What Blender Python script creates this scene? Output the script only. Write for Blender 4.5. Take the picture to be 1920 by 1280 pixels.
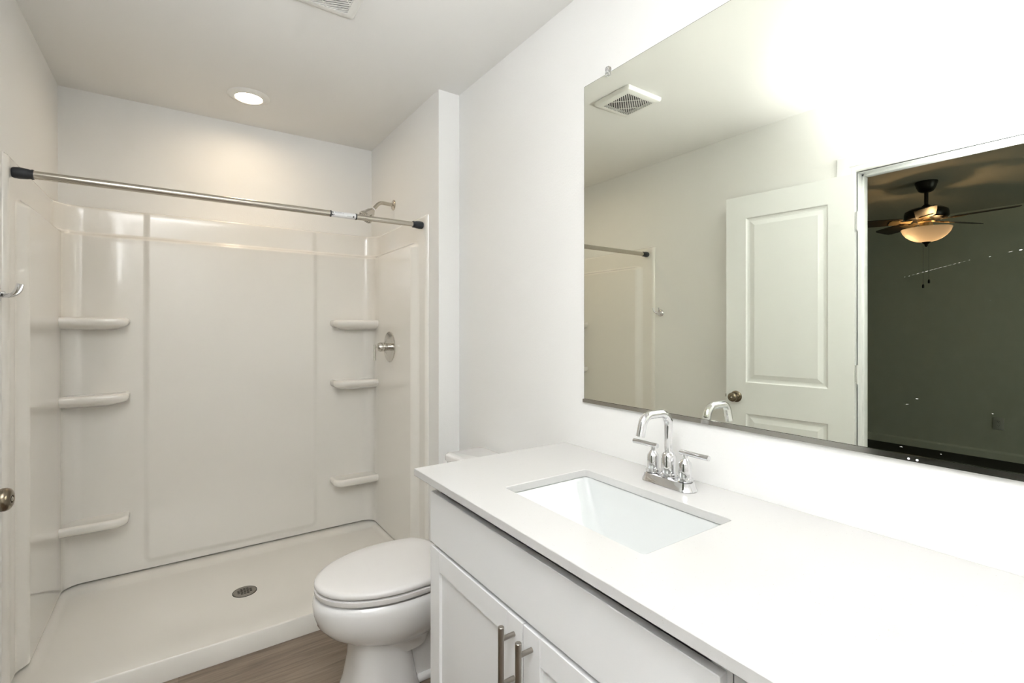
import bpy, bmesh, math, random
from mathutils import Vector, Matrix

for o in list(bpy.data.objects):
    bpy.data.objects.remove(o)
SC = bpy.context.scene
COL = SC.collection
PI = math.pi

# ------------------------------------------------------------------ camera
YAW = 0.6021
cd = bpy.data.cameras.new('camera')
cam = bpy.data.objects.new('camera', cd)
COL.objects.link(cam)
cam.location = (0, 0, 1.2654)
cam.rotation_euler = (PI / 2, 0, -YAW)
cd.sensor_fit = 'HORIZONTAL'
cd.sensor_width = 36.0
cd.lens = 909.15 / 1920 * 36.0
cd.shift_y = -24.0 / 1920
cd.clip_start = 0.02
SC.camera = cam

# ------------------------------------------------------------------ world and exposure
w = bpy.data.worlds.new('world')
SC.world = w
w.use_nodes = True
w.node_tree.nodes['Background'].inputs[0].default_value = (0.8, 0.85, 1, 1)
w.node_tree.nodes['Background'].inputs[1].default_value = 0.05
fl = bpy.data.lights.new('camera_flash', 'SPOT')      # the photographer's flash, bounced off the ceiling beside the door
fl.energy = 455
fl.color = (0.94, 0.962, 1.0)
fl.spot_size = math.radians(100)
fl.spot_blend = 1.0
fl.shadow_soft_size = 0.04
flo = bpy.data.objects.new('camera_flash', fl)
COL.objects.link(flo)
flo.location = (0.02, -0.06, 1.42)
flo.rotation_euler = (Vector((-0.30, 0.10, 2.44)) - Vector((0.02, -0.06, 1.42))).to_track_quat('-Z', 'Y').to_euler()
SC.view_settings.view_transform = 'Standard'
SC.view_settings.look = 'None'
SC.view_settings.gamma = 1
SC.view_settings.exposure = 0.27
SC.view_settings.use_curve_mapping = False
f2 = fl.copy()                                               # unseen spot added to brighten the ceiling and shower
f2.name = 'ceiling_fill_spot'
f2.energy = 72
f2.spot_size = math.radians(64)
f2o = bpy.data.objects.new('ceiling_fill_spot', f2)
COL.objects.link(f2o)
f2o.location = flo.location
f2o.rotation_euler = (Vector((0.28, 1.15, 2.44)) - Vector((0.02, -0.06, 1.42))).to_track_quat('-Z', 'Y').to_euler()
wd = bpy.data.lights.new('bedroom_fill', 'AREA')    # unseen area light added at the front wall to lift the dark bedroom
wd.shape = 'RECTANGLE'
wd.size, wd.size_y = 1.4, 1.2
wd.energy = 10.0
wd.color = (0.90, 1.0, 0.88)
wdo = bpy.data.objects.new('bedroom_fill', wd)
COL.objects.link(wdo)
wdo.location = (-2.4, -1.57, 1.45)
wdo.rotation_euler = (math.pi / 2, 0, 0)
DOWN_E = 66.0        # emission of the recessed shower lens
DOWN_C = (1.0, 0.80, 0.56)
FAN_W = 1.8          # watts of the bulb in the bedroom fan

# ------------------------------------------------------------------ dimensions
WR, WL, WB, WF = 1.165, -0.481, 3.1707, -0.75   # right, left, back, front wall planes
SX = 1.0516                                      # shower right wall
PY = 2.165                                       # front of the shower stub wall
ZC = 2.44
CT = 0.851                                       # counter top


# ------------------------------------------------------------------ materials
def mat(name, col, rough=0.5, metal=0.0, coat=0.0, spec=0.5, bump=None, noise=None, aniso=0.0):
    m = bpy.data.materials.new(name)
    m.use_nodes = True
    nt = m.node_tree
    b = nt.nodes['Principled BSDF']
    b.inputs['Base Color'].default_value = (*col, 1)
    b.inputs['Roughness'].default_value = rough
    b.inputs['Metallic'].default_value = metal
    b.inputs['Coat Weight'].default_value = coat
    b.inputs['Coat Roughness'].default_value = 0.03
    b.inputs['Specular IOR Level'].default_value = spec
    tc = nt.nodes.new('ShaderNodeTexCoord')
    if bump:
        sc, st, di = bump
        n = nt.nodes.new('ShaderNodeTexNoise')
        n.inputs['Scale'].default_value = sc
        n.inputs['Detail'].default_value = 3
        bp = nt.nodes.new('ShaderNodeBump')
        bp.inputs['Strength'].default_value = st
        bp.inputs['Distance'].default_value = di
        nt.links.new(tc.outputs['Object'], n.inputs['Vector'])
        nt.links.new(n.outputs['Fac'], bp.inputs['Height'])
        nt.links.new(bp.outputs['Normal'], b.inputs['Normal'])
    if noise:
        sc, col2, lo, hi = noise
        n = nt.nodes.new('ShaderNodeTexNoise')
        n.inputs['Scale'].default_value = sc
        n.inputs['Detail'].default_value = 4
        r = nt.nodes.new('ShaderNodeValToRGB')
        r.color_ramp.elements[0].position = lo
        r.color_ramp.elements[0].color = (*col2, 1)
        r.color_ramp.elements[1].position = hi
        r.color_ramp.elements[1].color = (*col, 1)
        nt.links.new(tc.outputs['Object'], n.inputs['Vector'])
        nt.links.new(n.outputs['Fac'], r.inputs['Fac'])
        nt.links.new(r.outputs['Color'], b.inputs['Base Color'])
    return m


def emit(name, col, e):
    m = bpy.data.materials.new(name)
    m.use_nodes = True
    nt = m.node_tree
    nt.nodes.clear()
    o = nt.nodes.new('ShaderNodeOutputMaterial')
    em = nt.nodes.new('ShaderNodeEmission')
    em.inputs[0].default_value = (*col, 1)
    em.inputs[1].default_value = e
    nt.links.new(em.outputs[0], o.inputs[0])
    return m


def wood_floor(name, c1, c2, rough):
    m = bpy.data.materials.new(name)
    m.use_nodes = True
    nt = m.node_tree
    b = nt.nodes['Principled BSDF']
    b.inputs['Roughness'].default_value = rough
    tc = nt.nodes.new('ShaderNodeTexCoord')
    br = nt.nodes.new('ShaderNodeTexBrick')
    br.offset = 0.37
    br.inputs['Scale'].default_value = 1.0
    br.inputs['Brick Width'].default_value = 1.2
    br.inputs['Row Height'].default_value = 0.18
    br.inputs['Mortar Size'].default_value = 0.0012
    br.inputs['Mortar Smooth'].default_value = 0.3
    br.inputs['Color1'].default_value = (0.35, 0.35, 0.35, 1)
    br.inputs['Color2'].default_value = (0.75, 0.75, 0.75, 1)
    br.inputs['Mortar'].default_value = (0.0, 0.0, 0.0, 1)
    mp = nt.nodes.new('ShaderNodeMapping')
    mp.inputs['Scale'].default_value = (1.6, 26, 1)
    n = nt.nodes.new('ShaderNodeTexNoise')
    n.inputs['Scale'].default_value = 2.2
    n.inputs['Detail'].default_value = 8
    n.inputs['Roughness'].default_value = 0.62
    n.inputs['Distortion'].default_value = 0.9
    r = nt.nodes.new('ShaderNodeValToRGB')
    r.color_ramp.elements[0].position = 0.30
    r.color_ramp.elements[0].color = (*c1, 1)
    r.color_ramp.elements[1].position = 0.68
    r.color_ramp.elements[1].color = (*c2, 1)
    mx = nt.nodes.new('ShaderNodeMixRGB')
    mx.blend_type = 'SOFT_LIGHT'
    mx.inputs[0].default_value = 0.35
    nt.links.new(tc.outputs['Object'], br.inputs['Vector'])
    nt.links.new(tc.outputs['Object'], mp.inputs['Vector'])
    nt.links.new(mp.outputs['Vector'], n.inputs['Vector'])
    nt.links.new(n.outputs['Fac'], r.inputs['Fac'])
    nt.links.new(r.outputs['Color'], mx.inputs[1])
    nt.links.new(br.outputs['Color'], mx.inputs[2])
    nt.links.new(mx.outputs[0], b.inputs['Base Color'])
    bp = nt.nodes.new('ShaderNodeBump')
    bp.inputs['Strength'].default_value = 0.25
    bp.inputs['Distance'].default_value = 0.001
    nt.links.new(n.outputs['Fac'], bp.inputs['Height'])
    nt.links.new(bp.outputs['Normal'], b.inputs['Normal'])
    return m


def quartz(name):
    m = bpy.data.materials.new(name)
    m.use_nodes = True
    nt = m.node_tree
    b = nt.nodes['Principled BSDF']
    b.inputs['Roughness'].default_value = 0.16
    tc = nt.nodes.new('ShaderNodeTexCoord')
    v = nt.nodes.new('ShaderNodeTexVoronoi')
    v.inputs['Scale'].default_value = 190
    r = nt.nodes.new('ShaderNodeValToRGB')
    r.color_ramp.elements[0].position = 0.07
    r.color_ramp.elements[0].color = (0.47, 0.44, 0.40, 1)
    r.color_ramp.elements[1].position = 0.16
    r.color_ramp.elements[1].color = (0.625, 0.616, 0.603, 1)
    n = nt.nodes.new('ShaderNodeTexNoise')
    n.inputs['Scale'].default_value = 60
    r2 = nt.nodes.new('ShaderNodeValToRGB')
    r2.color_ramp.elements[0].position = 0.5
    r2.color_ramp.elements[0].color = (0, 0, 0, 1)
    r2.color_ramp.elements[1].position = 0.62
    mx = nt.nodes.new('ShaderNodeMixRGB')
    mx.inputs[1].default_value = (0.625, 0.616, 0.603, 1)
    nt.links.new(tc.outputs['Object'], v.inputs['Vector'])
    nt.links.new(tc.outputs['Object'], n.inputs['Vector'])
    nt.links.new(v.outputs['Distance'], r.inputs['Fac'])
    nt.links.new(n.outputs['Fac'], r2.inputs['Fac'])
    nt.links.new(r2.outputs['Color'], mx.inputs[0])
    nt.links.new(r.outputs['Color'], mx.inputs[2])
    nt.links.new(mx.outputs[0], b.inputs['Base Color'])
    return m


M_WALL = mat('wall_paint', (0.87, 0.865, 0.845), 0.6, bump=(150, 0.12, 0.003))
M_CEIL = mat('ceiling_paint', (0.86, 0.85, 0.82), 0.8, bump=(150, 0.10, 0.003))
M_TRIM = mat('trim_paint', (0.87, 0.88, 0.87), 0.35)
M_DOOR = mat('door_paint', (0.85, 0.86, 0.845), 0.4)
M_ACR = mat('acrylic', (0.85, 0.823, 0.77), 0.12, coat=0.6)
M_PAN = mat('acrylic_pan', (0.83, 0.80, 0.745), 0.28, coat=0.2)
M_CAB = mat('cabinet_paint', (0.90, 0.90, 0.90), 0.38)
M_CABD = mat('cabinet_gap', (0.30, 0.29, 0.26), 0.7)
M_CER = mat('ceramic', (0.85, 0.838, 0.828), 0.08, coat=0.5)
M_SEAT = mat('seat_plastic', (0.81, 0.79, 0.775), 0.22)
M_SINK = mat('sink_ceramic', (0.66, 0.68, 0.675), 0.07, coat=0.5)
M_CHR = mat('chrome', (0.74, 0.74, 0.75), 0.04, 1.0)
M_CHR2 = mat('chrome_soft', (0.62, 0.60, 0.56), 0.14, 1.0)
M_NIK = mat('brushed_nickel', (0.55, 0.515, 0.45), 0.24, 1.0)
M_PULL = mat('pull_nickel', (0.34, 0.315, 0.28), 0.28, 1.0)
M_BRZ = mat('antique_bronze', (0.20, 0.165, 0.12), 0.22, 1.0)
M_BLK = mat('black_rubber', (0.022, 0.026, 0.032), 0.45)
M_DARK = mat('dark_void', (0.01, 0.01, 0.01), 0.9)
M_DRAIN = mat('drain_metal', (0.28, 0.26, 0.23), 0.38, 0.9)
M_GRILL = mat('fan_plastic', (0.82, 0.81, 0.77), 0.45)
M_STICK = mat('sticker', (0.85, 0.85, 0.86), 0.4)
M_INK = mat('sticker_ink', (0.12, 0.12, 0.12), 0.5)
M_ALU = mat('aluminium', (0.50, 0.49, 0.46), 0.12, 1.0)
M_GEDGE = mat('glass_edge', (0.10, 0.12, 0.08), 0.15)
M_FLECK = mat('light_fleck', (0.75, 0.75, 0.72), 0.6)  # pale tone of the light flecks laid on the mirror
M_FAND = mat('oil_rubbed_bronze', (0.018, 0.014, 0.011), 0.35, 0.3)
M_BLADE = mat('dark_walnut', (0.05, 0.035, 0.022), 0.4, noise=(9, (0.03, 0.02, 0.012), 0.4, 0.6))
M_BRASS = mat('bracket_metal', (0.55, 0.40, 0.22), 0.3, 0.8)
M_PLATE = mat('outlet_plastic', (0.5, 0.5, 0.46), 0.4)
M_FLOOR = wood_floor('vinyl_plank', (0.165, 0.122, 0.088), (0.30, 0.235, 0.18), 0.45)
M_CARP = mat('bedroom_carpet', (0.035, 0.03, 0.025), 0.95, bump=(260, 0.8, 0.004))
M_BWALL = mat('bedroom_paint', (0.62, 0.64, 0.54), 0.8, bump=(150, 0.12, 0.003))
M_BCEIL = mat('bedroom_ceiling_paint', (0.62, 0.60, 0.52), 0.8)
M_QTZ = quartz('quartz')
M_MIR = mat('silvered_mirror', (0.925, 0.94, 0.85), 0.0, 1.0)
M_DOWN = emit('lit_lens', DOWN_C, DOWN_E)

# clear plastic
M_CLR = mat('clear_plastic', (0.98, 0.98, 0.98), 0.03)
M_CLR.node_tree.nodes['Principled BSDF'].inputs['Transmission Weight'].default_value = 0.97
# frosted bowl
M_BOWL = bpy.data.materials.new('frosted_bowl')
M_BOWL.use_nodes = True
_nt = M_BOWL.node_tree
_nt.nodes.clear()
_o = _nt.nodes.new('ShaderNodeOutputMaterial')
_t = _nt.nodes.new('ShaderNodeBsdfTranslucent')
_t.inputs[0].default_value = (0.46, 0.45, 0.45, 1)
_d = _nt.nodes.new('ShaderNodeBsdfDiffuse')
_d.inputs[0].default_value = (0.62, 0.60, 0.56, 1)
_x = _nt.nodes.new('ShaderNodeMixShader')
_x.inputs[0].default_value = 0.3
_nt.links.new(_t.outputs[0], _x.inputs[1])
_nt.links.new(_d.outputs[0], _x.inputs[2])
_nt.links.new(_x.outputs[0], _o.inputs[0])


# ------------------------------------------------------------------ helpers
class MB:
    """collects shapes into one mesh"""
    def __init__(self):
        self.bm = bmesh.new()

    def raw(self, verts, faces, M=None):
        vs = [self.bm.verts.new(M @ Vector(v) if M else Vector(v)) for v in verts]
        for f in faces:
            try:
                self.bm.faces.new([vs[i] for i in f])
            except ValueError:
                pass
        return vs

    def box(self, a, b, bev=0.0, seg=2, M=None):
        x0, y0, z0 = a
        x1, y1, z1 = b
        v = [(x0, y0, z0), (x1, y0, z0), (x1, y1, z0), (x0, y1, z0), (x0, y0, z1), (x1, y0, z1), (x1, y1, z1), (x0, y1, z1)]
        f = [(0, 3, 2, 1), (4, 5, 6, 7), (0, 1, 5, 4), (1, 2, 6, 5), (2, 3, 7, 6), (3, 0, 4, 7)]
        t = bmesh.new()
        vs = [t.verts.new(Vector(p)) for p in v]
        for q in f:
            t.faces.new([vs[i] for i in q])
        if bev > 0:
            bmesh.ops.bevel(t, geom=list(t.edges), offset=bev, segments=seg, affect='EDGES', profile=0.5)
        self.merge(t, M)
        return self

    def merge(self, t, M=None):
        t.verts.ensure_lookup_table()
        mp = {}
        for q in t.verts:
            mp[q.index if q.index >= 0 else id(q)] = None
        t.verts.index_update()
        vs = [self.bm.verts.new(M @ q.co if M else q.co) for q in t.verts]
        for fc in t.faces:
            self.bm.faces.new([vs[q.index] for q in fc.verts])
        t.free()

    def loft(self, rings, cap0=True, cap1=True, M=None, closed=True):
        n = len(rings[0])
        verts = [p for r in rings for p in r]
        faces = []
        for i in range(len(rings) - 1):
            for j in range(n if closed else n - 1):
                k = (j + 1) % n
                faces.append((i * n + j, i * n + k, (i + 1) * n + k, (i + 1) * n + j))
        if cap0:
            faces.append(tuple(range(n - 1, -1, -1)))
        if cap1:
            faces.append(tuple(range((len(rings) - 1) * n, len(rings) * n)))
        self.raw(verts, faces, M)
        return self

    def lathe(self, prof, n=40, M=None, cap0=True, cap1=True):
        rings = []
        for r, z in prof:
            r = max(r, 1e-5)
            rings.append([(r * math.cos(2 * PI * i / n), r * math.sin(2 * PI * i / n), z) for i in range(n)])
        return self.loft(rings, cap0, cap1, M)

    def tube(self, pts, r, n=16, M=None):
        pts = [Vector(p) for p in pts]
        rr = r if isinstance(r, (list, tuple)) else [r] * len(pts)
        t0 = (pts[1] - pts[0]).normalized()
        up = Vector((0, 0, 1)) if abs(t0.z) < 0.9 else Vector((0, 1, 0))
        u = t0.cross(up).normalized()
        rings = []
        for i, p in enumerate(pts):
            if i == 0:
                t = pts[1] - pts[0]
            elif i == len(pts) - 1:
                t = pts[-1] - pts[-2]
            else:
                t = (pts[i + 1] - pts[i]).normalized() + (pts[i] - pts[i - 1]).normalized()
            t.normalize()
            u = (u - t * u.dot(t)).normalized()
            v = t.cross(u)
            rings.append([tuple(p + (u * math.cos(2 * PI * k / n) + v * math.sin(2 * PI * k / n)) * rr[i]) for k in range(n)])
        return self.loft(rings, True, True, M)

    def build(self, name, m, parent=None, smooth=40, weld=False):
        if weld:
            bmesh.ops.remove_doubles(self.bm, verts=list(self.bm.verts), dist=1e-5)
        bmesh.ops.recalc_face_normals(self.bm, faces=list(self.bm.faces))
        if smooth:
            lim = math.radians(smooth)
            for f in self.bm.faces:
                f.smooth = True
            for e in self.bm.edges:
                if len(e.link_faces) == 2 and e.calc_face_angle(0) > lim:
                    e.smooth = False
        me = bpy.data.meshes.new(name)
        self.bm.to_mesh(me)
        self.bm.free()
        for q in (m if isinstance(m, (list, tuple)) else [m]):
            me.materials.append(q)
        o = bpy.data.objects.new(name, me)
        COL.objects.link(o)
        if parent:
            o.parent = parent
            o.matrix_parent_inverse = parent.matrix_world.inverted()
        return o


def tag(o, label, cat, group=None):
    o['label'] = label
    o['category'] = cat
    if group:
        o['group'] = group
    return o


def thing(name, label, cat, loc, rz=0.0, group=None):
    o = bpy.data.objects.new(name, None)
    COL.objects.link(o)
    o.location = loc
    o.rotation_euler = (0, 0, rz)
    o.matrix_world = Matrix.Translation(Vector(loc)) @ Matrix.Rotation(rz, 4, 'Z')
    o.empty_display_size = 0.1
    tag(o, label, cat, group)
    return o


def struct(o, label=None):
    o['kind'] = 'structure'
    if label:
        o['label'] = label
    return o


def lab(o, text):
    o['label'] = text
    return o


def sm(a, b, x):
    t = min(1, max(0, (x - a) / (b - a)))
    return t * t * (3 - 2 * t)


def axis(p, d):
    """matrix placing local +z along d at p"""
    d = Vector(d).normalized()
    return Matrix.Translation(Vector(p)) @ d.to_track_quat('Z', 'Y').to_matrix().to_4x4()


def arc(p0, p1, p2, r, n=8):
    """points rounding the corner p1 with radius r"""
    p0, p1, p2 = Vector(p0), Vector(p1), Vector(p2)
    a = (p0 - p1).normalized()
    b = (p2 - p1).normalized()
    th = a.angle(b)
    d = r / math.tan(th / 2)
    s, e = p1 + a * d, p1 + b * d
    c = p1 + (a + b).normalized() * (r / math.sin(th / 2))
    out = []
    va, vb = s - c, e - c
    om = va.angle(vb)
    for i in range(n + 1):
        t = i / n
        out.append(c + (va * math.sin((1 - t) * om) + vb * math.sin(t * om)) / math.sin(om))
    return out


# ------------------------------------------------------------------ room shell
def wallbox(name, a, b, m=M_WALL):
    return struct(MB().box(a, b).build(name, m, smooth=0))


T = 0.119
wallbox('wall_right', (WR, WF - 0.1, 0), (WR + 0.1, WB + 0.1, ZC))
wallbox('wall_back', (WL - T, WB, 0), (WR + 0.1, WB + 0.1, ZC))
wallbox('wall_front', (WL - T, WF - 0.1, 0), (WR + 0.1, WF, ZC))
wallbox('wall_stub', (SX, PY, 0), (WR, WB, ZC))
OY0, OY1, OZ = 0.36, 1.02, 2.045      # door opening
wl = MB()
wl.box((WL - T, OY1, 0), (WL, WB, ZC))
wl.box((WL - T, WF, 0), (WL, OY0, ZC))
wl.box((WL - T, OY0, OZ), (WL, OY1, ZC))
struct(wl.build('wall_left', M_WALL, smooth=0))
wallbox('ceiling', (WL - T, WF - 0.1, ZC), (WR + 0.1, WB + 0.1, ZC + 0.05), M_CEIL)
wallbox('floor', (WL - T, WF - 0.1, -0.05), (WR + 0.1, WB + 0.1, 0), M_FLOOR)

# bedroom beyond the doorway
BX = -4.2
BW = WL - T
wallbox('wall_bedroom', (BX - 0.1, -1.6, 0), (BX, 4.1, ZC), M_BWALL)
wallbox('wall_bedroom_back', (BX, 4.0, 0), (BW, 4.1, ZC), M_BWALL)
wallbox('wall_bedroom_front', (BX, -1.7, 0), (BW, -1.6, ZC), M_BWALL)
wallbox('wall_bedroom_right', (BW, WB + 0.1, 0), (BW + 0.1, 4.1, ZC), M_BWALL)
wallbox('wall_bedroom_right_front', (BW, -1.7, 0), (BW + 0.1, WF - 0.1, ZC), M_BWALL)
wallbox('ceiling_bedroom', (BX - 0.1, -1.7, ZC), (BW, 4.1, ZC + 0.05), M_BCEIL)
wallbox('floor_bedroom', (BX - 0.1, -1.7, -0.05), (BW, 4.1, 0), M_CARP)
bb = MB()
bb.loft([[(BX, y, 0.001), (BX + 0.014, y, 0.001), (BX + 0.014, y, 0.065), (BX + 0.008, y, 0.08), (BX, y, 0.083)] for y in (-1.6, 4.0)])
struct(bb.build('baseboard_bedroom', mat('bedroom_trim', (0.66, 0.68, 0.58), 0.5), smooth=0))

# ------------------------------------------------------------------ door casing (U shaped, mitred) and jamb
def casing(name, xw, sgn):
    prof = [(0.0, 0.0), (0.0, 0.008), (0.006, 0.012), (0.014, 0.012), (0.018, 0.008), (0.024, 0.009), (0.030, 0.013), (0.072, 0.017), (0.082, 0.014), (0.086, 0.007), (0.086, 0.0)]
    b = MB()
    g = 0.005
    pts = [((OY1 + g), 0.001, 1, 0), ((OY1 + g), OZ + g, 1, 1), ((OY0 - g), OZ + g, -1, 1), ((OY0 - g), 0.001, -1, 0)]
    b.loft([[(xw + sgn * h, y + u * dy, z + u * dz) for u, h in prof] for y, z, dy, dz in pts])
    return struct(b.build(name, M_TRIM, smooth=25))


casing('trim_1', WL, 1)
casing('trim_2', WL - T, -1)
jb = MB()
JT = 0.012
jb.box((WL - T, OY1 - 0.001, 0.001), (WL, OY1 + 0.004, OZ))
jb.box((WL - T, OY0 - 0.004, 0.001), (WL, OY0 + 0.001, OZ))
jb.box((WL - T, OY0, OZ - 0.002), (WL, OY1, OZ + 0.004))
sx0, sx1 = WL - 0.085, WL - 0.045
jb.box((sx0, OY1 - JT, 0.001), (sx1, OY1, OZ), 0.002)
jb.box((sx0, OY0, 0.001), (sx1, OY0 + JT, OZ), 0.002)
jb.box((sx0, OY0, OZ - JT), (sx1, OY1, OZ), 0.002)
struct(jb.build('trim_3', M_TRIM, smooth=30))

# ------------------------------------------------------------------ open door leaf
HX, HY = -0.447, 1.021
DA = math.radians(6.2)
door = bpy.data.objects.new('door_1', None)
COL.objects.link(door)
door.location = (HX, HY, 0)
door.rotation_euler = (0, 0, -DA)
door.matrix_world = Matrix.Translation((HX, HY, 0)) @ Matrix.Rotation(-DA, 4, 'Z')
struct(door, 'white two-panel interior door swung open against the left wall, bronze knob')
DM = door.matrix_world.copy()


def door_panel_mesh():
    """leaf: local y = width 0..0.645, z = height, x = -0.035 .. 0 (face to the room at x=0)"""
    b = MB()
    W, Z0, Z1, TH = 0.645, 0.012, 2.035, 0.035
    ys = [0.0, 0.115, 0.53, W]
    zs = [Z0, 0.21, 0.775, 0.955, 1.905, Z1]
    holes = {(1, 1), (1, 3)}
    for side in (0, 1):
        xf = 0.0 if side == 0 else -TH
        s = 1 if side == 0 else -1
        for i in range(3):
            for j in range(5):
                y0, y1, z0, z1 = ys[i], ys[i + 1], zs[j], zs[j + 1]
                if (i, j) in holes:
                    prof = [(0, 0), (0.006, -0.006), (0.014, -0.008), (0.022, -0.008), (0.047, -0.0015), (0.05, -0.0015)]
                    rings = [[(xf + s * d, y0 + q, z0 + q), (xf + s * d, y1 - q, z0 + q), (xf + s * d, y1 - q, z1 - q), (xf + s * d, y0 + q, z1 - q)] for q, d in prof]
                    b.loft(rings, cap0=False, cap1=True)
                else:
                    b.raw([(xf, y0, z0), (xf, y1, z0), (xf, y1, z1), (xf, y0, z1)], [(0, 1, 2, 3)])
    b.raw([(0, 0, Z0), (-TH, 0, Z0), (-TH, 0, Z1), (0, 0, Z1)], [(0, 1, 2, 3)])
    b.raw([(0, W, Z0), (-TH, W, Z0), (-TH, W, Z1), (0, W, Z1)], [(0, 1, 2, 3)])
    b.raw([(0, 0, Z0), (-TH, 0, Z0), (-TH, W, Z0), (0, W, Z0)], [(0, 1, 2, 3)])
    b.raw([(0, 0, Z1), (-TH, 0, Z1), (-TH, W, Z1), (0, W, Z1)], [(0, 1, 2, 3)])
    bmesh.ops.transform(b.bm, matrix=DM, verts=list(b.bm.verts))
    return b


door_panel_mesh().build('door_leaf', M_DOOR, door, smooth=12, weld=True)


def knob(s, xface, sgn, keyed):
    k = MB()
    Mx = DM @ axis((xface, s, 0.868), (sgn, 0, 0))
    k.lathe([(0.0, 0), (0.0325, 0.0), (0.0335, 0.003), (0.031, 0.008), (0.024, 0.011), (0.015, 0.013), (0.0125, 0.018), (0.0125, 0.026), (0.017, 0.031),
             (0.0235, 0.037), (0.0265, 0.045), (0.0265, 0.053), (0.024, 0.059), (0.019, 0.0625), (0.012, 0.064), (0.009, 0.0635), (0.0085, 0.061), (0, 0.061)], 40, Mx)
    o = k.build('door_knob', M_BRZ, door, 50)
    if keyed:
        c = MB()
        c.lathe([(0, 0.060), (0.0055, 0.060), (0.0055, 0.0635), (0.0045, 0.0642), (0, 0.0642)], 20, Mx)
        c.box((-0.0008, -0.003, 0.0640), (0.0008, 0.003, 0.0650), M=Mx)
        c.build('key_cylinder', M_CHR2, o, 40)


knob(0.585, 0.0, 1, True)
lt = MB()
lt.box((-0.028, 0.6445, 0.84), (-0.007, 0.6465, 0.896), 0.0008, M=DM)
lt.box((-0.023, 0.645, 0.859), (-0.012, 0.655, 0.877), 0.001, M=DM)
lt.build('latch_plate', M_BRZ, door)
for z in (0.25, 1.04, 1.80):
    h = MB()
    h.tube([(HX - 0.006, HY - 0.011, z - 0.045), (HX - 0.006, HY - 0.011, z + 0.045)], 0.0062, 14)
    h.lathe([(0, -0.05), (0.004, -0.05), (0.0048, -0.047), (0.0048, -0.045)], 12, Matrix.Translation((HX - 0.006, HY - 0.011, z)))
    h.box((HX - 0.026, HY - 0.004, z - 0.045), (HX - 0.004, HY - 0.0015, z + 0.045))
    h.build('hinge', M_TRIM, door)

# ------------------------------------------------------------------ shower surround
surround = thing('shower_surround', 'glossy off-white moulded acrylic shower surround with corner shelves around the alcove', 'shower surround', ((WL + SX) / 2, 3.0, 0.05))
LX, RX, BY, FY, CR = -0.469, 1.039, 3.062, 2.292, 0.095
path = []   # (x, y, nx, ny, side, local)


def frange(a, b, n):
    return [a + (b - a) * i / n for i in range(n + 1)]


ysd = sorted(set(frange(FY, 2.35, 4) + frange(2.355, 2.435, 24) + frange(2.44, BY - CR, 12)))
for y in ysd:
    path.append((LX, y, 1, 0, 'L', y))
for i in range(1, 12):
    a = PI - (PI / 2) * i / 12
    path.append((LX + CR + CR * math.cos(a), BY - CR + CR * math.sin(a), -math.cos(a), -math.sin(a), 'C', 0))
xs = sorted(set(frange(LX + CR, -0.155, 5) + frange(-0.153, -0.115, 14) + frange(-0.11, 0.645, 14) + frange(0.65, 0.688, 14) + frange(0.69, RX - CR, 5)))
for x in xs:
    path.append((x, BY, 0, -1, 'B', x))
for i in range(1, 12):
    a = PI / 2 - (PI / 2) * i / 12
    path.append((RX - CR + CR * math.cos(a), BY - CR + CR * math.sin(a), -math.cos(a), -math.sin(a), 'C', 0))
for y in reversed(ysd):
    path.append((RX, y, -1, 0, 'R', y))
ZT, ZB = 1.850, 0.066
zs = sorted(set([ZB, 0.075] + frange(0.085, 0.13, 12) + frange(0.16, 1.62, 24) + frange(1.63, 1.735, 28) + frange(1.75, 1.838, 4) + [1.844, 1.848, ZT]))


def rbox(px, pz, x0, x1, z0, z1, r):
    cx, cz, hx, hz = (x0 + x1) / 2, (z0 + z1) / 2, (x1 - x0) / 2 - r, (z1 - z0) / 2 - r
    qx, qz = abs(px - cx) - hx, abs(pz - cz) - hz
    return math.hypot(max(qx, 0), max(qz, 0)) + min(max(qx, qz), 0) - r


def prot(side, l, z):
    """how far the moulding stands proud of the flange level"""
    if side in 'LR':
        d = rbox((l - 2.395) * 0.4, z, 0.0, 4.0, -1.0, 1.716, 0.022)
        p = 0.028 * (1 - sm(-0.012, 0.012, d))
    else:
        p = 0.028 * (1 - sm(1.704, 1.728, z))
    if side == 'B':
        d = rbox(l, z, -0.134, 0.669, 0.104, 3.0, 0.03)
        p += 0.008 * (1 - sm(-0.016, 0.014, d))
    if z > ZT - 0.010:       # softened top edge
        q = (z - (ZT - 0.010)) / 0.010
        p -= 0.008 * (1 - math.sqrt(max(0, 1 - q * q)))
    return p


rows = []
for z in zs:
    row = [(WL - 0.0005, FY - 0.022, z), (WL + 0.004, FY - 0.020, z)]
    for (x, y, nx, ny, s, l) in path:
        p = prot(s, l, z)
        row.append((x + nx * p, y + ny * p, z))
    row += [(SX - 0.004, FY - 0.010, z), (SX + 0.0005, FY - 0.012, z)]
    row += [(SX - 0.001, 2.7, z), (SX - 0.001, WB - 0.001, z), (0.3, WB - 0.001, z), (WL + 0.001, WB - 0.001, z), (WL + 0.001, 2.7, z)]
    rows.append(row)
sb = MB()
sb.loft(rows, True, True)
sb.build('wall_panel', M_ACR, surround, 50)


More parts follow.
